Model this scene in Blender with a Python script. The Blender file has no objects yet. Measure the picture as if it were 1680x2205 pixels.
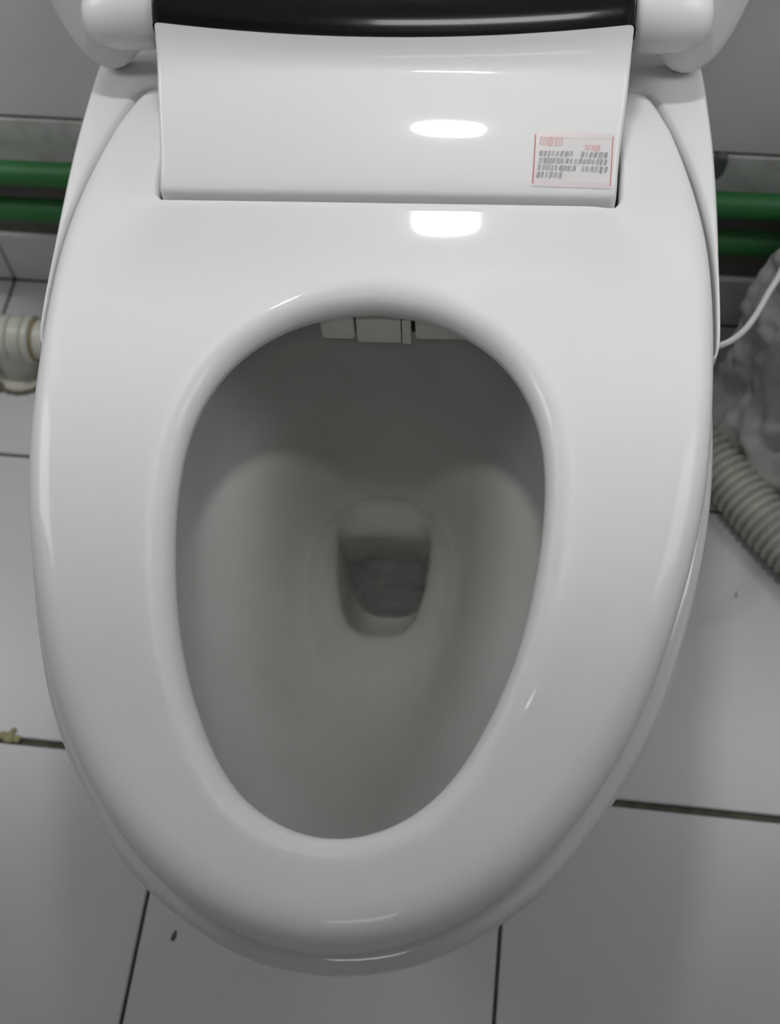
import bpy, bmesh, math, random
from mathutils import Vector, Matrix, noise
from mathutils.geometry import delaunay_2d_cdt
random.seed(7)
S = bpy.context.scene
C = S.collection
# ------------------------------------------------------------------ camera
cam_d = bpy.data.cameras.new('camera'); cam = bpy.data.objects.new('camera', cam_d); C.objects.link(cam); S.camera = cam
R = Matrix(((0.99243327, -0.08126279, 0.09204657), (0.11554263, 0.8717365, -0.47615689), (-0.04154652, 0.48318924, 0.87452961)))
cam.matrix_world = Matrix.Translation((0.26988348, -0.28417088, 1.01592735)) @ R.to_4x4()
cam_d.sensor_fit = 'HORIZONTAL'; cam_d.sensor_width = 36; cam_d.lens = 2502.33 / 1680 * 36
cam_d.clip_start = .02; cam_d.clip_end = 50
cam_d.dof.use_dof = True; cam_d.dof.focus_distance = .70; cam_d.dof.aperture_fstop = 9
# ------------------------------------------------------------------ world, lights, exposure
W = bpy.data.worlds.new('world'); S.world = W; W.use_nodes = True
W.node_tree.nodes['Background'].inputs[0].default_value = (.9, .95, 1, 1)
W.node_tree.nodes['Background'].inputs[1].default_value = .15
LAMP_E = 275.0          # emission of the added wall lamp above the toilet
SOFT_W = 2.35          # energy of the added light at the window in each side wall
LAMP = Vector((.190, .352, 1.52))
def area(name, loc, target, sx, sy, w, col):
    l = bpy.data.lights.new(name, 'AREA'); l.shape = 'RECTANGLE'; l.size = sx; l.size_y = sy; l.energy = w; l.color = col
    o = bpy.data.objects.new(name, l); C.objects.link(o); o.location = loc
    o.rotation_euler = (Vector(target) - Vector(loc)).to_track_quat('-Z', 'Y').to_euler(); return o
area('window_light_right', (.80, .37, .93), (.2, .42, .45), .26, .44, SOFT_W * .70, (.97, .985, 1))  # added unseen fill from the right side
area('window_light_left', (-.67, .37, .93), (.2, .42, .45), .26, .44, SOFT_W * 1.0, (.97, .985, 1))  # added unseen fill from the left, the stronger of the two
S.view_settings.view_transform = 'Standard'; S.view_settings.look = 'None'
S.view_settings.gamma = 1; S.view_settings.use_curve_mapping = False
S.view_settings.exposure = -0.06
# ------------------------------------------------------------------ helpers
def mat(name, col, rough=.5, coat=0, spec=.5, nscale=0, namt=0, ncol=None, bump=0, bscale=60, metal=0, trans=0):
    m = bpy.data.materials.new(name); m.use_nodes = True; nt = m.node_tree; b = nt.nodes['Principled BSDF']
    b.inputs['Base Color'].default_value = (*col, 1); b.inputs['Roughness'].default_value = rough
    b.inputs['Coat Weight'].default_value = coat; b.inputs['Coat Roughness'].default_value = .04
    b.inputs['Specular IOR Level'].default_value = spec; b.inputs['Metallic'].default_value = metal
    b.inputs['Transmission Weight'].default_value = trans
    tc = nt.nodes.new('ShaderNodeTexCoord')
    if nscale:
        n = nt.nodes.new('ShaderNodeTexNoise'); n.inputs['Scale'].default_value = nscale; n.inputs['Detail'].default_value = 5
        r = nt.nodes.new('ShaderNodeValToRGB'); r.color_ramp.elements[0].position = .45; r.color_ramp.elements[1].position = .72
        r.color_ramp.elements[0].color = (0, 0, 0, 1); r.color_ramp.elements[1].color = (namt, namt, namt, 1)
        x = nt.nodes.new('ShaderNodeMixRGB'); x.inputs[1].default_value = (*col, 1); x.inputs[2].default_value = (*(ncol or [c * .6 for c in col]), 1)
        nt.links.new(tc.outputs['Object'], n.inputs['Vector']); nt.links.new(n.outputs['Fac'], r.inputs[0])
        nt.links.new(r.outputs[0], x.inputs[0]); nt.links.new(x.outputs[0], b.inputs['Base Color'])
    if bump:
        n2 = nt.nodes.new('ShaderNodeTexNoise'); n2.inputs['Scale'].default_value = bscale; n2.inputs['Detail'].default_value = 4
        bp = nt.nodes.new('ShaderNodeBump'); bp.inputs['Strength'].default_value = bump; bp.inputs['Distance'].default_value = .002
        nt.links.new(tc.outputs['Object'], n2.inputs['Vector']); nt.links.new(n2.outputs['Fac'], bp.inputs['Height']); nt.links.new(bp.outputs[0], b.inputs['Normal'])
    return m
def ob(name, bm, m, parent=None, smooth=True, angle=None, world=False):
    me = bpy.data.meshes.new(name); bmesh.ops.recalc_face_normals(bm, faces=bm.faces); bm.to_mesh(me); bm.free()
    if smooth:
        for p in me.polygons: p.use_smooth = True
    if smooth and angle: me.set_sharp_from_angle(angle=math.radians(angle))
    me.materials.append(m); o = bpy.data.objects.new(name, me); C.objects.link(o)
    if parent is not None:
        o.parent = parent
        if world: o.matrix_parent_inverse = parent.matrix_world.inverted()
    return o
def tag(o, label, cat, group=None):
    o['label'] = label; o['category'] = cat
    if group: o['group'] = group
    return o
def empty(name, loc, rz=0):
    o = bpy.data.objects.new(name, None); C.objects.link(o); o.empty_display_size = .05
    o.matrix_world = Matrix.Translation(loc) @ Matrix.Rotation(rz, 4, 'Z'); return o
def box(bm, a, b, bev=0):
    n0 = len(bm.verts)
    r = bmesh.ops.create_cube(bm, size=1)
    for v in r['verts']:
        v.co = Vector([(a[i] + b[i]) / 2 + v.co[i] * (b[i] - a[i]) for i in range(3)])
    if bev:
        es = list({e for v in r['verts'] for e in v.link_edges})
        bmesh.ops.bevel(bm, geom=es, offset=bev, segments=2, affect='EDGES', profile=.7)
def loft(bm, loops, cap0=False, cap1=False, closed=True):
    vs = [[bm.verts.new(p) for p in L] for L in loops]; n = len(loops[0])
    for a, b in zip(vs, vs[1:]):
        for i in range(n if closed else n - 1):
            j = (i + 1) % n
            bm.faces.new((a[i], a[j], b[j], b[i]))
    if cap0: bm.faces.new(vs[0])
    if cap1: bm.faces.new(vs[-1])
    return vs
def catmull(P, sub=8):
    out = []
    for i in range(len(P) - 1):
        p0 = P[max(i - 1, 0)]; p1 = P[i]; p2 = P[i + 1]; p3 = P[min(i + 2, len(P) - 1)]
        for k in range(sub):
            t = k / sub
            out.append(tuple(.5 * (2 * b + (c - a) * t + (2 * a - 5 * b + 4 * c - d) * t * t + (3 * b - a - 3 * c + d) * t ** 3) for a, b, c, d in zip(p0, p1, p2, p3)))
    out.append(tuple(P[-1])); return out
def resample(P, n):
    L = [0]
    for a, b in zip(P, P[1:]): L.append(L[-1] + math.dist(a, b))
    out = []; j = 0
    for k in range(n):
        s = L[-1] * k / (n - 1)
        while j < len(P) - 2 and L[j + 1] < s: j += 1
        t = (s - L[j]) / max(L[j + 1] - L[j], 1e-9); t = min(max(t, 0), 1)
        out.append(tuple(a + (b - a) * t for a, b in zip(P[j], P[j + 1])))
    return out
def mirror(half):       # half contour, front apex (u=0) -> rear centre (u=0); returns closed loop, counter-clockwise
    return [tuple(p) for p in half] + [(-p[0],) + tuple(p[1:]) for p in half[-2:0:-1]]
def tube(bm, pts, r, seg=12, cap=True, rfun=None):
    loops = []; up = Vector((0, 0, 1)); pts = [Vector(p) for p in pts]; prev = None
    for i, p in enumerate(pts):
        d = (pts[min(i + 1, len(pts) - 1)] - pts[max(i - 1, 0)]).normalized()
        if prev is None:
            a = d.cross(up); a = a.normalized() if a.length > 1e-3 else Vector((1, 0, 0))
        else: a = (prev - d * prev.dot(d)).normalized()
        prev = a; b = d.cross(a); rr = rfun(i) if rfun else r
        loops.append([p + (a * math.cos(2 * math.pi * k / seg) + b * math.sin(2 * math.pi * k / seg)) * rr for k in range(seg)])
    loft(bm, loops, cap, cap)
def offset(loop, d, sc=None):     # inward offset of a ccw loop
    n = len(loop); out = []
    for i in range(n):
        a = Vector(loop[i - 1][:2]); b = Vector(loop[(i + 1) % n][:2]); t = (b - a).normalized(); nn = Vector((-t.y, t.x))
        k = sc[i] if sc else 1
        out.append((loop[i][0] + nn.x * d * k, loop[i][1] + nn.y * d * k))
    return out
def inside(p, poly):
    c = False; j = len(poly) - 1
    for i in range(len(poly)):
        (x1, y1), (x2, y2) = poly[i][:2], poly[j][:2]
        if (y1 > p[1]) != (y2 > p[1]) and p[0] < (x2 - x1) * (p[1] - y1) / (y2 - y1) + x1: c = not c
        j = i
    return c
def slab(outer, hole, topz, prof, hprof, bottom, sc=None, hsc=None, grid=.012, bottomface=True):
    """solid plate with rounded edges: outer/hole ccw loops, prof=[(inset, drop)...] from the outside in"""
    bm = bmesh.new()
    def rings(loop, pr, sign, s, bi=.0012):
        R_ = []
        for d, drop in pr:
            l = offset(loop, sign * d, s)
            R_.append([bm.verts.new((x, y, topz(x, y) - drop * (1 if not s else (.35 + .65 * s[i])))) for i, (x, y) in enumerate(l)])
        b = offset(loop, sign * bi, s); B_ = [bm.verts.new((x, y, bottom)) for x, y in b]
        R_.insert(0, B_)
        for a, c in zip(R_, R_[1:]):
            for i in range(len(a)):
                j = (i + 1) % len(a); bm.faces.new((a[i], a[j], c[j], c[i]))
        return R_
    ro = rings(outer, prof, 1, sc); rh = rings(hole, hprof, -1, hsc, .014) if hole else None
    for kind in ('top', 'bottom'):
        if kind == 'bottom' and not bottomface: continue
        ol = ro[-1] if kind == 'top' else ro[0]; hl = (rh[-1] if kind == 'top' else rh[0]) if rh else []
        pts = [v.co.xy for v in ol] + [v.co.xy for v in hl]; no, nh = len(ol), len(hl)
        edges = [(i, (i + 1) % no) for i in range(no)] + [(no + i, no + (i + 1) % nh) for i in range(nh)]
        vs = list(ol) + list(hl); po = [v.co.xy for v in ol]; ph = [v.co.xy for v in hl]
        if kind == 'top' and grid:
            ins = offset([tuple(p) for p in po], grid * .45); inh = offset([tuple(p) for p in ph], -grid * .45) if nh else None
            x0 = min(p.x for p in po); x1 = max(p.x for p in po); y0 = min(p.y for p in po); y1 = max(p.y for p in po)
            y = y0
            while y < y1:
                x = x0
                while x < x1:
                    if inside((x, y), ins) and not (inh and inside((x, y), inh)):
                        pts.append(Vector((x, y))); vs.append(bm.verts.new((x, y, topz(x, y))))
                    x += grid
                y += grid
        r = delaunay_2d_cdt(pts, edges, [], 0, 1e-7)
        rp = [tuple(q) for q in po]; hp = [tuple(q) for q in ph]
        omap = [o[0] if o else None for o in r[3]]
        for f in r[2]:
            c = sum((r[0][i] for i in f), Vector((0, 0))) / len(f)
            if not inside(c, rp) or (hp and inside(c, hp)): continue
            try: bm.faces.new([vs[omap[i]] for i in f])
            except Exception: pass
    for v in [v for v in bm.verts if not v.link_faces]: bm.verts.remove(v)
    return bm
def smooth(a, b, x):
    t = min(max((x - a) / (b - a), 0), 1); return t * t * (3 - 2 * t)
# ------------------------------------------------------------------ materials
M_plastic = mat('white_gloss_plastic', (.80, .80, .80), .40, coat=.30, spec=.25)
M_ceramic = mat('glazed_ceramic', (.74, .745, .75), .12, coat=.3)
M_basin = mat('stained_basin_glaze', (.45, .45, .435), .28, nscale=9, namt=.5, ncol=(.36, .355, .33), spec=.3)  # bowl shade put into the base colour; the mottling is staining
M_black = mat('black_gloss_panel', (.006, .006, .008), .12, coat=.5)
M_nozzle = mat('nozzle_plastic', (.78, .78, .73), .35)
M_tile = mat('floor_tile_glaze', (.60, .605, .61), .3, nscale=5, namt=.35, ncol=(.52, .51, .47), bump=.05, bscale=30)
M_wtile = mat('wall_tile_glaze', (.80, .805, .81), .3, nscale=9, namt=.4, ncol=(.66, .66, .64))
M_wtile_d = mat('wall_tile_dirty', (.72, .72, .69), .45, nscale=45, namt=.7, ncol=(.50, .49, .47))
M_grout = mat('dirty_grout', (.085, .08, .065), .9, nscale=60, namt=.7, ncol=(.16, .15, .11))
M_wallcore = mat('bare_cement', (.16, .15, .135), .9, nscale=40, namt=.6, bump=.4)  # dark brown-grey wall body, left untiled in a strip behind the pipes
M_paint = mat('white_wall_paint', (.62, .62, .61), .7)
M_darkp = mat('dark_door_paint', (.16, .15, .14), .6)
M_green = mat('green_pipe', (.026, .165, .04), .5)
M_pvc = mat('aged_pvc', (.62, .61, .55), .35, nscale=30, namt=.5, ncol=(.42, .40, .32))
M_glue = mat('yellowed_sealant', (.36, .28, .13), .5, nscale=90, namt=.6)
M_hose = mat('grey_hose', (.46, .46, .41), .4, nscale=40, namt=.4)
M_cable = mat('white_cable', (.50, .50, .52), .4)
M_bag = mat('grey_film', (.58, .585, .57), .3, nscale=14, namt=.8, ncol=(.34, .34, .35), bump=.5, bscale=22)
M_clip = mat('grey_clip', (.11, .11, .12), .5)
M_dark = mat('dark_slot', (.02, .02, .02), .6)
M_red = mat('red_print', (.62, .10, .10), .5)
M_pink = mat('pale_red_print', (.72, .42, .42), .5)
M_grey = mat('grey_print', (.30, .30, .32), .5)
M_paper = mat('label_film', (.80, .78, .78), .14, coat=.3)
M_stain = mat('limescale', (.38, .36, .20), .8, nscale=200, namt=.6)
M_debris = mat('debris', (.12, .11, .10), .8)
M_fixture = mat('lamp_fixture', (.8, .8, .8), .4)
M_light = bpy.data.materials.new('lamp_diffuser'); M_light.use_nodes = True
_b = M_light.node_tree.nodes['Principled BSDF']; _b.inputs['Emission Color'].default_value = (1, .99, .97, 1); _b.inputs['Emission Strength'].default_value = LAMP_E
M_pane = mat('frosted_glass', (.8, .85, .88), .4)
M_light2 = M_light.copy(); M_light2.name = 'panel_diffuser'; M_light2.node_tree.nodes['Principled BSDF'].inputs['Emission Strength'].default_value = 6.0
M_water = bpy.data.materials.new('water'); M_water.use_nodes = True; nt = M_water.node_tree
for n in list(nt.nodes):
    if n.type != 'OUTPUT_MATERIAL': nt.nodes.remove(n)
_o = [n for n in nt.nodes][0]; _m = nt.nodes.new('ShaderNodeMixShader'); _f = nt.nodes.new('ShaderNodeFresnel'); _t = nt.nodes.new('ShaderNodeBsdfTransparent'); _g = nt.nodes.new('ShaderNodeBsdfGlossy')
_t.inputs[0].default_value = (.97, .98, .96, 1); _g.inputs['Roughness'].default_value = .4; _f.inputs[0].default_value = 1.33
_n = nt.nodes.new('ShaderNodeTexNoise'); _n.inputs['Scale'].default_value = 70; _bp = nt.nodes.new('ShaderNodeBump'); _bp.inputs['Strength'].default_value = .25; _bp.inputs['Distance'].default_value = .003
_tc = nt.nodes.new('ShaderNodeTexCoord'); nt.links.new(_tc.outputs['Object'], _n.inputs['Vector'])
nt.links.new(_n.outputs['Fac'], _bp.inputs['Height']); nt.links.new(_bp.outputs[0], _g.inputs['Normal']); nt.links.new(_bp.outputs[0], _f.inputs['Normal'])
nt.links.new(_f.outputs[0], _m.inputs[0]); nt.links.new(_t.outputs[0], _m.inputs[1]); nt.links.new(_g.outputs[0], _m.inputs[2]); nt.links.new(_m.outputs[0], _o.inputs[0])
# ------------------------------------------------------------------ the room
YW = .5317; XL = -.74; XR = .87; YF = -1.37; H = 2.4
def struct(o): o['kind'] = 'structure'; return o
bm = bmesh.new(); box(bm, (XL, YF, -.08), (XR, YW, -.0035)); floor = struct(ob('floor', bm, M_grout, smooth=False))
def tile(name, a, b, m, parent, bev=.0012):
    bm = bmesh.new(); box(bm, a, b); bmesh.ops.bevel(bm, geom=list(bm.edges), offset=bev, segments=1, affect='EDGES')
    return ob(name, bm, m, parent, smooth=False)
T = .3; g = .0015
xs = [XL] + [i * T for i in range(-2, 3)] + [XR]
ys = [YW, T, 0, -T, -2 * T, -3 * T, -4 * T, YF]
for i in range(len(xs) - 1):
    for j in range(len(ys) - 1):
        gt = .0030 if j in (1, 2) else g; gy1 = .0032 if ys[j] == 0 else g; gy0 = .0032 if ys[j + 1] == 0 else g
        tile('tile', (xs[i] + g, ys[j + 1] + gy0, -.0035), (xs[i + 1] - g, ys[j] - gy1, 0), M_tile, floor)
bm = bmesh.new(); box(bm, (XL, YW + .006, -.08), (XR, YW + .12, H)); wall = struct(ob('wall_back', bm, M_wallcore, smooth=False))
zr = [(0, .072, M_wtile), (.180, .2400, M_wtile_d), (.2445, .5415, M_wtile)] + [(.2445 + .3 * k, .5415 + .3 * k, M_wtile) for k in range(1, 8)]
for z0, z1, m in zr:
    z1 = min(z1, H)
    if z1 - z0 < .02: continue
    off = 0 if z0 < .1 else .12
    wx = [XL] + [x for x in xs[1:-1]] + [XR] if z0 < .1 else [XL, .13, XR]
    for i in range(len(wx) - 1):
        tile('tile', (wx[i] + g, YW, z0), (wx[i + 1] - g, YW + .008, z1), m, wall, .001)
for nm, a, b in (('wall_left', (XL - .1, YF, -.08), (XL, YW, H)), ('wall_right', (XR, YF, -.08), (XR + .1, YW, H))):
    bm = bmesh.new(); box(bm, a, b); struct(ob(nm, bm, M_paint, smooth=False))
bm = bmesh.new(); box(bm, (XL, YF - .1, -.08), (-.35, YF, H)); box(bm, (.45, YF - .1, -.08), (XR, YF, H)); box(bm, (-.35, YF - .1, 2.05), (.45, YF, H))
struct(ob('wall_front', bm, M_darkp, smooth=False))
bm = bmesh.new(); box(bm, (XL - .1, YF - .1, H), (XR + .1, YW + .12, H + .1)); struct(ob('ceiling', bm, M_paint, smooth=False))
# added unseen ceiling panel, lights the bowl and streaks the black panel
pl = empty('ceiling_panel_lamp', (.315, -1.13, H)); tag(pl, 'flat rectangular lamp on the ceiling over the entrance', 'lamp')
bm = bmesh.new(); box(bm, (-.29, -.14, -.02), (.29, .14, 0), .003); ob('frame', bm, M_fixture, pl, angle=40)
bm = bmesh.new(); box(bm, (-.27, -.12, -.024), (.27, .12, -.0201)); ob('diffuser', bm, M_light2, pl, smooth=False)
for n_, X_, d_ in ((1, XR, -1), (2, XL, 1)):
    fr = bpy.data.objects.new('window_%d' % n_, None); C.objects.link(fr); fr['kind'] = 'structure'  # made-up side openings, unseen, added to go with the area lights
    bm = bmesh.new()
    for b0, b1 in (((.18, .69), (.22, 1.17)), ((.51, .69), (.53, 1.17)), ((.18, .64), (.53, .69)), ((.18, 1.17), (.53, 1.22))):
        box(bm, (min(X_, X_ + d_ * .03), b0[0], b0[1]), (max(X_, X_ + d_ * .03), b1[0], b1[1]))
    ob('window_frame', bm, M_fixture, fr, smooth=False)
    bm = bmesh.new(); box(bm, (min(X_, X_ + d_ * .008),  .22, .69), (max(X_, X_ + d_ * .008), .51, 1.17)); ob('pane', bm, M_pane, fr, smooth=False)
# added unseen wall lamp: small opal diffuser under an arm, with an opaque visor that keeps light off the seat front and bowl
lamp = empty('wall_lamp', (LAMP.x, YW, LAMP.z)); tag(lamp, 'small wall lamp with a glowing oblong diffuser and a white front visor above the toilet', 'lamp')
LY = LAMP.y - YW
def oblong(rx, ry, z, n=48): return [(rx * math.copysign(abs(math.cos(t)) ** .8, math.cos(t)), LY + ry * math.copysign(abs(math.sin(t)) ** .8, math.sin(t)), z) for t in [2 * math.pi * k / n for k in range(n)]]
bm = bmesh.new(); box(bm, (-.06, -.015, -.05), (.06, 0, .07), .004); ob('wall_plate', bm, M_fixture, lamp, angle=40)
bm = bmesh.new(); tube(bm, [(0, -.012, .045), (0, LY * .5, .050), (0, LY, .045)], .010, 12); ob('arm', bm, M_fixture, lamp)
bm = bmesh.new(); loft(bm, [oblong(a, b, z) for a, b, z in ((.06, .026, .046), (.085, .042, .040), (.085, .042, .006), (.078, .036, .004))], True, True); ob('housing', bm, M_fixture, lamp, angle=40)
bm = bmesh.new(); box(bm, (-.26, LY - .062, -.19), (.26, LY - .056, .045), .002); box(bm, (-.02, LY - .058, .012), (.02, LY - .036, .030)); ob('visor', bm, M_fixture, lamp, angle=40)  # made-up plate, shades the seat front and bowl from the lamp
bm = bmesh.new(); loft(bm, [oblong(a, b, z) for a, b, z in ((.052, .024, .006), (.052, .024, -.004), (.047, .020, -.009), (.032, .013, -.012), (.01, .004, -.013))], True, True); ob('diffuser', bm, M_light, lamp)
# ------------------------------------------------------------------ toilet
yaw = math.radians(3.2)
toilet = empty('toilet', (.20271, -.20544, 0), yaw)
tag(toilet, 'white glazed toilet with a raised lid, electronic bidet seat and black glossy top panel', 'toilet')
SEAT = [(0, -.0045), (.020, -.0030), (.041, .0035), (.063, .0125), (.083, .0255), (.1045, .0435), (.122, .064), (.137, .085), (.148, .1035), (.158, .122), (.1665, .142), (.1745, .165), (.1808, .184), (.187, .2029), (.1918, .2190), (.1965, .2360), (.2005, .254), (.2052, .281), (.2095, .318), (.2133, .36), (.2153, .39), (.2165, .4244), (.2155, .456), (.2125, .483), (.2075, .511), (.2035, .53), (.197, .553), (.190, .573), (.1855, .583), (.180, .589), (.172, .591), (.1655, .590), (.1605, .585), (.1580, .576)]
NOTCH = [(.1545, .50), (.1522, .470), (.1510, .4635), (.1480, .4592), (.143, .4580), (.10, .4580), (.05, .4580), (0, .4580)]
HOLE = [(0, .0507), (.013, .0525), (.030, .0590), (.045, .068), (.057, .080), (.0685, .0985), (.0790, .12), (.087, .1386), (.0938, .160), (.0998, .185), (.104, .21), (.107, .232), (.1085, .25), (.1088, .272), (.1065, .300), (.100, .322), (.0910, .3415), (.080, .3560), (.0665, .3680), (.050, .3790), (.031, .3860), (.015, .3885), (0, .389)]
RIM = [(0, -.0068), (.014, -.0062), (.037, -.002), (.053, .003), (.067, .0106), (.094, .0275), (.105, .0347), (.125, .058), (.154, .099), (.173, .136), (.183, .163), (.1925, .193), (.199, .2165), (.2035, .235), (.2085, .259), (.213, .29), (.2165, .33), (.2175, .38), (.2175, .45), (.217, .52), (.215, .58), (.208, .635), (.190, .668), (.16, .678), (.08, .68), (0, .68)]
seat_half = resample(catmull(SEAT, 6), 110) + resample([(.1580, .576)] + catmull(NOTCH, 4), 46)[1:]
def seg_scale(p):
    s = 1 - .62 * smooth(.46, .56, p[1]) if p[0] > .163 else .22
    if p[0] <= .163 and p[1] < .4: s = 1
    return s
def relax(h, it, lo=0, hi=9, keep=lambda p: True):
    h = [tuple(p) for p in h]
    for _ in range(it):
        n_ = list(h)
        for i in range(1, len(h) - 1):
            if keep(h[i]): n_[i] = tuple((a + 2 * b + c) / 4 for a, b, c in zip(h[i - 1], h[i], h[i + 1]))
        n_[0] = (0, (h[1][1] * 2 + h[0][1] * 2) / 4); h = n_
    return h
seat_half = relax(seat_half, 40, keep=lambda p: p[1] < .55 and p[0] < .3 and (p[0] > .163 or p[1] < .3))
seat_loop = mirror(seat_half)
sc = [seg_scale((abs(p[0]), p[1])) for p in seat_loop]
seat_loop = [(p[0] + (.0034 * smooth(.166, .158, abs(p[0])) if p[1] > .44 else 0), p[1]) for p in seat_loop]
for _ in range(3): sc = [(sc[i - 1] + sc[i] + sc[(i + 1) % len(sc)]) / 3 for i in range(len(sc))]
hole_loop = mirror(relax(resample(catmull(HOLE, 6), 90), 26))
HS = resample(catmull(SEAT, 6), 300)
def seat_h(v):
    return max([x for x, y in HS if abs(y - v) < .004] or [.15])
def seat_z(u, v):
    t = min(max((v - .385) / .072, 0), 1); k = abs(u) / seat_h(v)
    side = 1 - smooth(.62, .97, k)
    z = .4375 + .0165 * (t * t * (1.55 - .55 * t)) * side
    z -= .0085 * smooth(.44, .59, v) * smooth(.6, .8, k)
    z -= .0012 * smooth(.06, .0, v)
    return z
EP = [(0, .019), (.0003, .0145), (.0014, .0100), (.0034, .0064), (.0062, .0038), (.0098, .0019), (.0140, .0007), (.0190, 0)]
HP = [(0, .017), (.0004, .0125), (.0015, .0084), (.0035, .0052), (.0062, .0029), (.0095, .0013), (.0130, .0004), (.0170, 0)]
ob('seat', slab(seat_loop, hole_loop, seat_z, EP, HP, .409, sc, None, .006), M_plastic, toilet)
# bowl: outer skirt, rim and inside in one glazed body
N2 = 110
def taubin(h, it):        # smoothing that keeps the size
    for k in range(2 * it):
        f = .5 if k % 2 == 0 else -.52
        g_ = [(-h[1][0], h[1][1])] + list(h) + [(-h[-2][0], h[-2][1])]
        h = [tuple(b + f * ((a + c) / 2 - b) for a, b, c in zip(g_[i], g_[i + 1], g_[i + 2])) for i in range(len(h))]
    return h
rim_half = taubin(resample(catmull(RIM, 6), N2), 70)
def ped(z):      # width factor, front pull back
    return {.325: (.90, .024), .30: (.875, .035), .24: (.80, .065), .16: (.68, .105), .08: (.60, .13), .02: (.585, .135), 0: (.60, .132)}[z]
loops = []
for z in (0, .02, .08, .16, .24, .30, .325):
    w, f = ped(z); loops.append([(x * w, f + (y + .0068) * (.672 - f) / .6868, z) for x, y in mirror(rim_half)])
rl = mirror(rim_half)
for z, d in ((.345, .0150), (.355, .0102), (.364, .0062), (.372, .0032), (.380, .0012), (.386, .0003), (.391, .0), (.3945, .0008), (.3972, .0022), (.3990, .0042), (.400, .008)): loops.append([(x, y, z) for x, y in offset(rl, d)])
outer_loops = loops; loops = []
hole_n = resample(catmull([(x / .1088, (y - .0507) / .3383) for x, y in HOLE], 6), N2)
SUMP = [(0, .255), (.012, .256), (.022, .262), (.029, .275), (.034, .30), (.0355, .322), (.0345, .333), (.02, .3375), (0, .339)]
sump_h = resample(catmull(SUMP, 6), N2)
def inner(hw, v0, v1, z, mixs=0):
    out = []
    for (x, y), (sx, sy) in zip(hole_n, sump_h):
        a = (x * hw, v0 + y * (v1 - v0)); out.append((a[0] * (1 - mixs) + sx * mixs, a[1] * (1 - mixs) + sy * mixs, z))
    return mirror(out)
for a in ((.1245, .040, .432, .400), (.1225, .042, .430, .3985), (.121, .044, .428, .394), (.1195, .046, .426, .380), (.1170, .050, .422, .355), (.1145, .053, .419, .343), (.1100, .058, .414, .3355),
          (.1030, .066, .407, .3290), (.0950, .076, .400, .3215), (.0870, .088, .392, .3110), (.0790, .104, .384, .296), (.0700, .128, .374, .275), (.0610, .158, .365, .253), (.0540, .186, .360, .237), (.0490, .206, .356, .226, .3), (.0440, .225, .352, .217, .7),
          (.040, .24, .35, .210, 1)):
    loops.append(inner(*a))
s0 = inner(.04, .24, .35, .2, 1)
for z, k, dv in ((.205, .985, 0), (.195, .96, .002), (.17, .92, .008), (.14, .88, .02), (.11, .80, .038), (.09, .6, .05)):
    loops.append([(x * k, .305 + (y - .305) * k + dv, z) for x, y, _ in s0])
outer_loops.append(loops[0])
bm = bmesh.new(); loft(bm, outer_loops, True, False); ob('bowl', bm, M_ceramic, toilet)
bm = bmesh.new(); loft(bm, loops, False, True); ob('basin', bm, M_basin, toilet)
bm = bmesh.new(); loft(bm, [inner(.0538, .187, .3595, .2365)], False, True); ob('water', bm, M_water, toilet)
# bidet base: low tray that carries the seat, wings reach forward along both sides
OUT = [(.1985, .352), (.2060, .354), (.2130, .3585), (.2168, .366), (.2190, .380), (.2208, .407), (.2225, .44), (.2242, .47), (.2256, .507), (.2262, .545), (.2256, .58), (.2245, .61), (.221, .645), (.212, .668), (.19, .678), (.10, .68), (0, .68)]
INN = [(0, .594), (.10, .594), (.172, .5935), (.182, .5910), (.188, .5845), (.1925, .575), (.1995, .5545), (.206, .5305), (.2105, .511), (.2150, .483), (.2178, .456), (.2186, .4244), (.2172, .39), (.2150, .366), (.2115, .359), (.2055, .357), (.1985, .357)]
tray_half = resample(catmull(OUT, 5), 80) + resample(catmull(INN, 5)[::-1], 70)
bl = [tuple(p) for p in tray_half] + [(-p[0], p[1]) for p in tray_half[::-1]]
# build the right and left wings and the rear as one closed loop: outer right -> rear -> outer left -> inner left -> inner rear -> inner right
oh = resample(catmull(OUT, 5), 80); ih = resample(catmull(INN[:-1], 5), 80)
bl = oh + [(-x, y) for x, y in oh[-2::-1]] + [(-x, y) for x, y in ih[::-1]][1:] + ih[1:-1]
# remove near duplicates
bl2 = []
for p_ in bl:
    if not bl2 or math.dist(bl2[-1], p_) > 6e-4: bl2.append(p_)
def base_z(u, v): return .4245 - .0035 * smooth(.2, .23, abs(u)) * smooth(.52, .36, v)
bsc = [.25 + .75 * smooth(.40, .50, p_[1]) for p_ in bl2]
BP = [(0, .0060), (.0003, .0040), (.0010, .0022), (.0022, .0008), (.0035, 0)]
base = ob('bidet_base', slab(bl2, None, base_z, BP, None, .4015, bsc, None, .008), M_plastic, toilet, angle=70)
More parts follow.
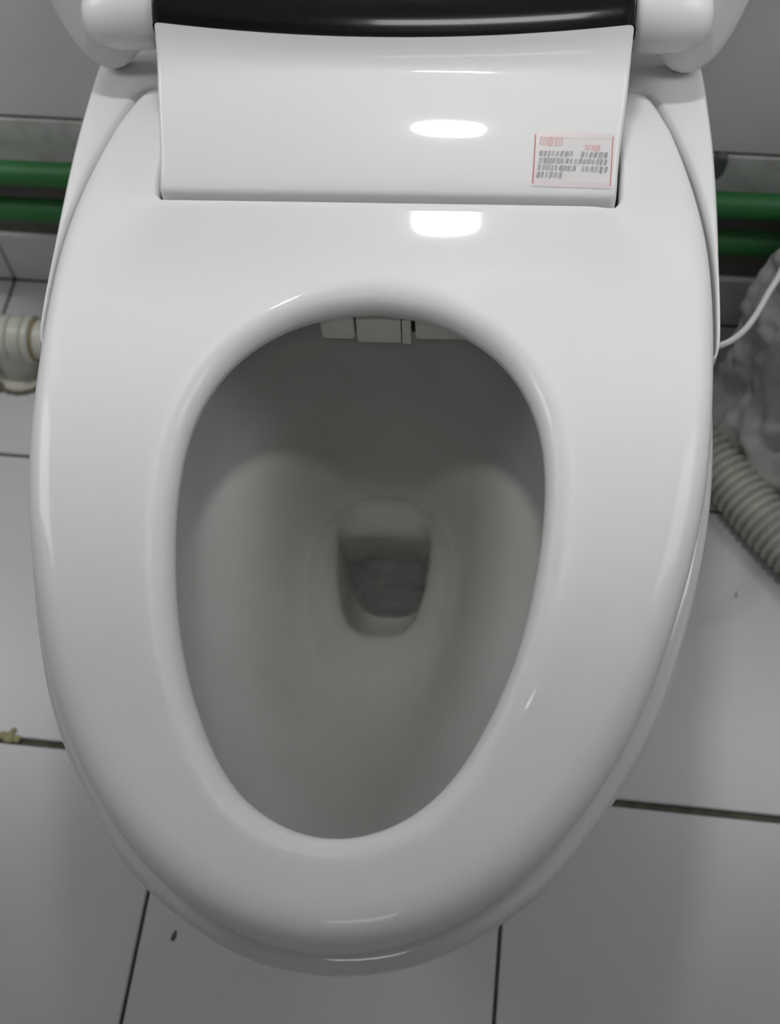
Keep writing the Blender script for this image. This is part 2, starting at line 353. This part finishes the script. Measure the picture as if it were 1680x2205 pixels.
# ---- housing cover: sloping flap, fold and curved top
PROF = [(.4590, .436), (.4586, .4530), (.4590, .4557), (.4602, .4576), (.4620, .4589)]
_v, _z = PROF[-1]
for _i in range(12):        # gently crowned flap, 25 degrees at the front to 19 at the fold
    _t = math.radians(25 - 6 * _i / 11); _dv = .0062 if _i < 11 else .0060; _v += _dv; _z += _dv * math.tan(_t); PROF.append((_v, _z))
_k = .4893 - _z
PROF += [(.5398, _z + .0018), (.5428, .4930), (.5458, .4958), (.5487, .4995), (.5515, .5038)]
PROF2 = [(.5515, .5038), (.5533, .5060), (.5550, .5079), (.5572, .5102), (.5594, .5123), (.5620, .5146), (.5655, .5173), (.574, .5228), (.585, .5258), (.600, .527), (.625, .522), (.64, .50), (.645, .46)]
def hw(v): return .1488 + (.1568 - .1488) * smooth(.46, .56, v)
def grid_mesh(prof, k0, k1, lift=0, side=.425, wadd=0):
    bm = bmesh.new(); us = [-1, -.994, -.985, -.97] + [-.94 + 1.88 * i / 28 for i in range(29)] + [.97, .985, .994, 1]
    dz = {1: .0035, .994: .0012, .985: .0003}
    rows = []
    for i, (v, z) in enumerate(prof):
        k = k0 + (k1 - k0) * min(1, i / (len(prof) - 1) * (3 if k0 else 1)) if not k0 else 1
        if not k0: k = smooth(.53, .5515, v)
        W_ = hw(v) + wadd
        if v < .463 and i > 0 and not k0: W_ -= .003 * ((.463 - v) / .0044) ** 2
        row = []
        for s in us:
            d = dz.get(round(abs(s), 3), 0)
            cu = .0034 if s > 0 else -.0034
            uu = s * W_ + .0036
            vv = v + (.0060 * s * s - .0) * k * (1 if v < .6 else 0); zz = z + .0062 * s * s * k * (1 if v < .6 else 0)
            row.append(bm.verts.new((uu, vv, zz - d + lift)))
        L = bm.verts.new((row[0].co.x - .0004, row[0].co.y, min(side, row[0].co.z - .001))); R_ = bm.verts.new((row[-1].co.x + .0004, row[-1].co.y, min(side, row[-1].co.z - .001)))
        rows.append([L] + row + [R_])
    for a, b in zip(rows, rows[1:]):
        for i in range(len(a) - 1): bm.faces.new((a[i], a[i + 1], b[i + 1], b[i]))
    return bm
housing = ob('housing', grid_mesh(PROF, 0, 1), M_plastic, toilet, angle=50)
pan = ob('control_panel', grid_mesh(PROF2, 1, 1, .0004, .44, .0012), M_black, housing, angle=60)
pan['label'] = 'glossy black curved control panel'
for s in (-1, 1):
    bm = bmesh.new(); pr = [(.1610, .0), (.1610, .0205), (.1625, .0228), (.168, .0240), (.182, .0242), (.194, .0236), (.203, .0215), (.210, .0178), (.2145, .0120), (.2162, .006), (.2166, 0.0003)]
    loft(bm, [[(s * x + (.002 if s > 0 else 0), .604 + r * math.cos(k * math.pi / 20), .4800 + r * math.sin(k * math.pi / 20)) for k in range(40)] for x, r in pr[1:]], True, True)
    ob('hinge_cover', bm, M_plastic, toilet, angle=50)
# ---- nozzle block under the back of the hole
def nz(name, u0, u1, v0, v1, z0, z1, m, bev=.0015, par=base):
    bm = bmesh.new(); box(bm, (u0, v0, z0), (u1, v1, z1), bev); return ob(name, bm, m, par, angle=40)
nz('nozzle_housing', -.039, -.0152, .3955, .432, .3855, .410, M_nozzle, .005)
nz('nozzle_shutter', -.0142, .0156, .3945, .432, .3850, .409, M_nozzle)
nz('nozzle_strip', .0163, .0222, .3940, .432, .3845, .410, M_nozzle, .0008)
nz('nozzle_slot', -.036, .080, .402, .431, .388, .408, M_dark, .0005)
nz('dryer_outlet', .0246, .084, .3970, .432, .3860, .410, M_nozzle, .003)
# ---- raised lid
LID = [(0, .026), (.10, .026), (.165, .0255), (.178, .0210), (.187, .0135), (.195, .0055), (.203, .0012), (.2125, 0), (.2215, .0050), (.2300, .0145), (.2385, .034), (.2450, .060), (.2495, .09), (.2520, .14), (.250, .20), (.239, .28), (.211, .35), (.165, .405), (.10, .44), (.04, .453), (0, .455)]
lh = resample(catmull(LID, 6), 110); ll = mirror(lh)
lsc = [.55 if p_[1] < .06 else 1 for p_ in ll]
bm = slab(ll, None, lambda u, w: .018 - .004 * smooth(.06, .2, w) * smooth(.22, .15, abs(u)), [(0, .011), (.0006, .0072), (.002, .0042), (.0045, .0018), (.008, .0004), (.011, 0)], None, 0, lsc, None, .016)
ca, sa = math.cos(math.radians(9)), math.sin(math.radians(9))
for v in bm.verts:
    u, w, t = v.co; v.co = (u,   .6225 + w * sa - t * ca, .4255 + w * ca + t * sa)
ob('lid', bm, M_plastic, toilet)
# ---- warning sticker on the flap
def flapz(v):
    for (a, za), (b, zb) in zip(PROF[2:], PROF[3:]):
        if a <= v <= b: return za + (zb - za) * (v - a) / (b - a)
    return .46
c4 = [Vector((.0990, .4982)), Vector((.1502, .4972)), Vector((.1490, .4638)), Vector((.0979, .4648))]
def sp(a, b):       # a right, b down, both 0..1
    return c4[0].lerp(c4[1], a).lerp(c4[3].lerp(c4[2], a), b)
def quad(bm, q, h):
    vs = []
    for a, b in q:
        p_ = sp(a, b); vs.append(bm.verts.new((p_.x, p_.y, flapz(p_.y) + h)))
    bm.faces.new(vs)
def patch(bm, a0, b0, a1, b1, h, n=8, sl=0):
    for i in range(n):
        t0 = b0 + (b1 - b0) * i / n; t1 = b0 + (b1 - b0) * (i + 1) / n
        quad(bm, [(a0 - sl * (t0 - b0), t0), (a1 - sl * (t0 - b0), t0), (a1 - sl * (t1 - b0), t1), (a0 - sl * (t1 - b0), t1)], h)
bm = bmesh.new(); patch(bm, 0, 0, 1, 1, .00025, 10); st = ob('warning_label', bm, M_paper, housing); st['label'] = 'small rectangular warning sticker with red frame and grey text'
bm = bmesh.new(); patch(bm, .005, .05, .018, .95, .0004); ob('frame_line', bm, M_red, housing); bm = bmesh.new(); patch(bm, .972, .05, .982, .95, .0004); ob('frame_line', bm, M_red, housing)
bm = bmesh.new(); patch(bm, .02, .0, .98, .10, .00035, 3); patch(bm, .02, .90, .98, .99, .00035, 3); patch(bm, .03, .28, .10, .38, .00035, 2); ob('frame_shade', bm, mat('faint_red_print', (.72, .66, .66), .3), housing)
bm = bmesh.new()
x = .08
while x < .37: patch(bm, x, .09, x + random.uniform(.012, .03), random.uniform(.24, .28), .00045, 3, .1); x += random.uniform(.026, .042)
x = .64
while x < .82: patch(bm, x, .22, x + random.uniform(.010, .022), random.uniform(.30, .36), .00045, 3, .1); x += random.uniform(.024, .036)
ob('red_heading', bm, M_pink, housing)
bm = bmesh.new()
for r0, segs in ((.34, [(.08, .50), (.60, .93)]), (.47, [(.08, .93)]), (.60, [(.07, .55), (.62, .92)]), (.73, [(.06, .36)])):
    for a0, a1 in segs:
        x = a0
        while x < a1:
            cw = random.uniform(.040, .052); k = x
            while k < x + cw - .012:
                patch(bm, k, r0 + random.uniform(0, .015), k + random.uniform(.006, .014), r0 + random.uniform(.095, .13), .00045, 2, .12); k += random.uniform(.012, .02)
            x += cw + .008
ob('grey_text', bm, M_grey, housing)
# ------------------------------------------------------------------ two green water pipes on the back wall
def P(x, y, z): return Vector((x, y, z))
for zl, zr_, lab in ((.1955, .2065, 'upper of the two green plastic water pipes running along the back wall'), (.1450, .1575, 'lower green plastic water pipe along the back wall, nearer the floor')):
    root = empty('water_pipe', (0, .505, (zl + zr_) / 2)); tag(root, lab, 'pipe', 'green pipes on the back wall')
    sl = (zr_ - zl) / .71; z0 = (zl + .24 * sl) - root.location.z
    bm = bmesh.new(); tube(bm, [(x, 0, z0 + sl * x) for x in (XL + .001, -.5, -.2, .2, .6, XR - .001)], .0125, 20); ob('pipe', bm, M_green, root)
    for cx in (-.60, .10, .78):
        bm = bmesh.new(); tube(bm, [(cx - .008, 0, z0 + sl * cx), (cx + .008, 0, z0 + sl * cx)], .0142, 20); box(bm, (cx - .007, .01, z0 + sl * cx - .008), (cx + .007, .034, z0 + sl * cx + .008)); ob('clamp', bm, M_clip, root, angle=40)
# dark clip
bm = bmesh.new(); loft(bm, [[(.4445 + x * .0052, y, .2335 + z * .0125) for x, z in ((-1, .7), (-.7, 1), (.7, 1), (1, .7), (.8, -.4), (.1, -1), (-.5, -1), (-1, -.5))] for y in (YW - .010, YW)], True, True)
tag(ob('wall_clip', bm, M_clip, smooth=False), 'small dark grey clip on the back wall above the green pipes', 'clip')
# ------------------------------------------------------------------ drain pipe on the left
dr = empty('drain_pipe', (-.255, .410, 0)); tag(dr, 'off-white plastic drain pipe fitting entering the floor left of the toilet', 'pipe')
def ring(bm, x0, x1, r, bev=.001):
    loft(bm, [[(x, rr * math.cos(k * math.pi / 20), .055 + rr * math.sin(k * math.pi / 20)) for k in range(40)] for x, rr in ((x0, r - bev), (x0 + bev, r), (x1 - bev, r), (x1, r - bev))], True, True)
bm = bmesh.new(); ring(bm, -.484, .0052, .0236, .0015); loft(bm, [[(rr * math.cos(k * math.pi / 20), rr * math.sin(k * math.pi / 20), z) for k in range(40)] for rr, z in ((.0225, 0), (.0225, .055))], True, True); ob('tee', bm, M_pvc, dr, angle=40)
bm = bmesh.new(); ring(bm, .0062, .0205, .0238, .0012); ob('collar', bm, M_pvc, dr, angle=40)
bm = bmesh.new(); ring(bm, .0215, .0300, .0250, .0014); ob('collar', bm, M_pvc, dr, angle=40)
bm = bmesh.new(); ring(bm, .0300, .0330, .0215, .0006); ob('sealant_ring', bm, M_glue, dr, angle=40)
bm = bmesh.new(); ring(bm, .0330, .12, .0205, .0006); ob('pipe', bm, M_pvc, dr, angle=40)
bm = bmesh.new(); loft(bm, [[(rr * math.cos(k * math.pi / 20), rr * math.sin(k * math.pi / 20), z) for k in range(40)] for rr, z in ((.033, 0), (.033, .002), (.0305, .005), (.0225, .007))], True, True); ob('floor_flange', bm, M_pvc, dr, angle=60)
bm = bmesh.new(); pts = []
for k in range(-20, 6):
    t = math.radians(k * 8 - 40); pts.append((.034 * math.cos(t), .034 * math.sin(t), .0015))
tube(bm, pts, .002, 6, True, lambda i: .0014 + .0016 * abs(math.sin(i * 1.7)) + (.004 if i in (9, 10) else 0)); ob('sealant', bm, mat('dirty_sealant', (.16, .14, .11), .8, nscale=120, namt=.6), dr)
# ------------------------------------------------------------------ corrugated hose on the right
bm = bmesh.new(); path = catmull([(.32, .475, .030), (.385, .445, .028), (.44, .385, .0275), (.487, .325, .027), (.54, .258, .027), (.62, .175, .027), (.70, .09, .027), (.78, -.02, .027)], 40)
n = 1400; path = resample(path, n)
Ltot = sum(math.dist(a, b) for a, b in zip(path, path[1:])); pitch = .0086
def hr(i):
    s = i / (n - 1) * Ltot / pitch; f = s - math.floor(s); return .0198 + .0065 * (math.sin(math.pi * f) ** .6)
tube(bm, path, .025, 20, True, hr); tag(ob('drain_hose', bm, M_hose), 'grey corrugated drain hose lying on the floor right of the toilet', 'hose')
# ------------------------------------------------------------------ crumpled bag on the right
bag = empty('plastic_bag', (.614, .405, 0)); tag(bag, 'crumpled grey plastic bag slumped against the back wall right of the toilet', 'bag')
bm = bmesh.new(); nu, nv = 120, 80; loops = []
for j in range(nv + 1):
    t = j / nv; z = .365 * t; f = (1 - (max(t - .55, 0) / .45) ** 2.6) ** .5 if t < 1 else 0
    f *= .90 + .12 * math.cos(t * 6.0) ** 2 * (1 - t); f = max(f, .02)
    L = []
    for i in range(nu):
        a = 2 * math.pi * i / nu; d = Vector((math.cos(a), math.sin(a), 0))
        q = Vector((d.x * 1.3, d.y * 1.3, z * 6)); r1 = noise.noise(q * 1.4 + Vector((3, 1, 7))); r2 = abs(noise.noise(q * 2.8 + Vector((9, 4, 2)))); r3 = abs(noise.noise(q * 6.5))
        k = 1 + .10 * r1 - .22 * r2 - .07 * r3 + .05
        sp_ = 1 + .10 * (1 - t) ** 3
        y = d.y * .100 * f * k * sp_; y = min(y, .082)
        L.append((d.x * .140 * f * k * sp_, y, z + .012 * r1 * (1 - abs(2 * t - 1))))
    loops.append(L)
loft(bm, loops, True, True); ob('film', bm, M_bag, bag)
bm = bmesh.new(); tube(bm, catmull([(-.045, -.118, .052), (-.055, -.132, .045), (-.045, -.142, .036), (-.030, -.140, .034)], 6), .005, 8); ob('knot', bm, mat('white_film', (.5, .5, .5), .4), bag)
# ------------------------------------------------------------------ power cable
bm = bmesh.new(); tube(bm, catmull([(.375, .205, .385), (.398, .213, .372), (.4150, .2250, .361), (.4288, .2389, .358), (.4388, .2548, .359), (.4475, .2734, .361), (.4563, .2911, .366), (.468, .325, .390), (.482, .39, .44), (.492, .46, .52), (.495, .505, .60), (.495, .525, .64)], 8), .0024, 10)
cable = tag(ob('power_cable', bm, M_cable), 'thin white cable rising from the bidet seat toward the back wall', 'cable')
bm = bmesh.new(); box(bm, (.455, .523, .60), (.535, YW, .68), .003); tag(ob('power_socket', bm, M_fixture, smooth=False), 'white square power socket on the back wall above the bag', 'socket')
# ------------------------------------------------------------------ bits of dirt
def blob(name, pts, m, label, cat, h=.0015):
    bm = bmesh.new()
    for (x, y, r) in pts:
        vs = bmesh.ops.create_icosphere(bm, subdivisions=2, radius=1)['verts']
        for v in vs:
            k = 1 + .35 * noise.noise(v.co * 2 + Vector((x * 99, y * 99, 0))); v.co = Vector((x + v.co.x * r * k, y + v.co.y * r * k, max(0.0001, v.co.z * h * k)))
    return tag(ob(name, bm, m), label, cat)
blob('limescale_patch', [(-.158, .0023, .006), (-.164, .0035, .004), (-.150, .0015, .004), (-.155, .009, .003)], M_stain, 'yellowish crusty patch on the floor joint left of the toilet', 'dirt')
blob('lint', [(.0295, -.151, .0022), (.0288, -.1535, .0018), (.0300, -.148, .0015)], M_debris, 'tiny dark speck of lint on the floor in front of the toilet', 'dirt')
blob('hair_clipping', [(.5005, .2080, .0010), (.5008, .2105, .0009), (.5010, .2125, .0008)], M_debris, 'tiny dark sliver on the floor right of the toilet', 'dirt', .0008)
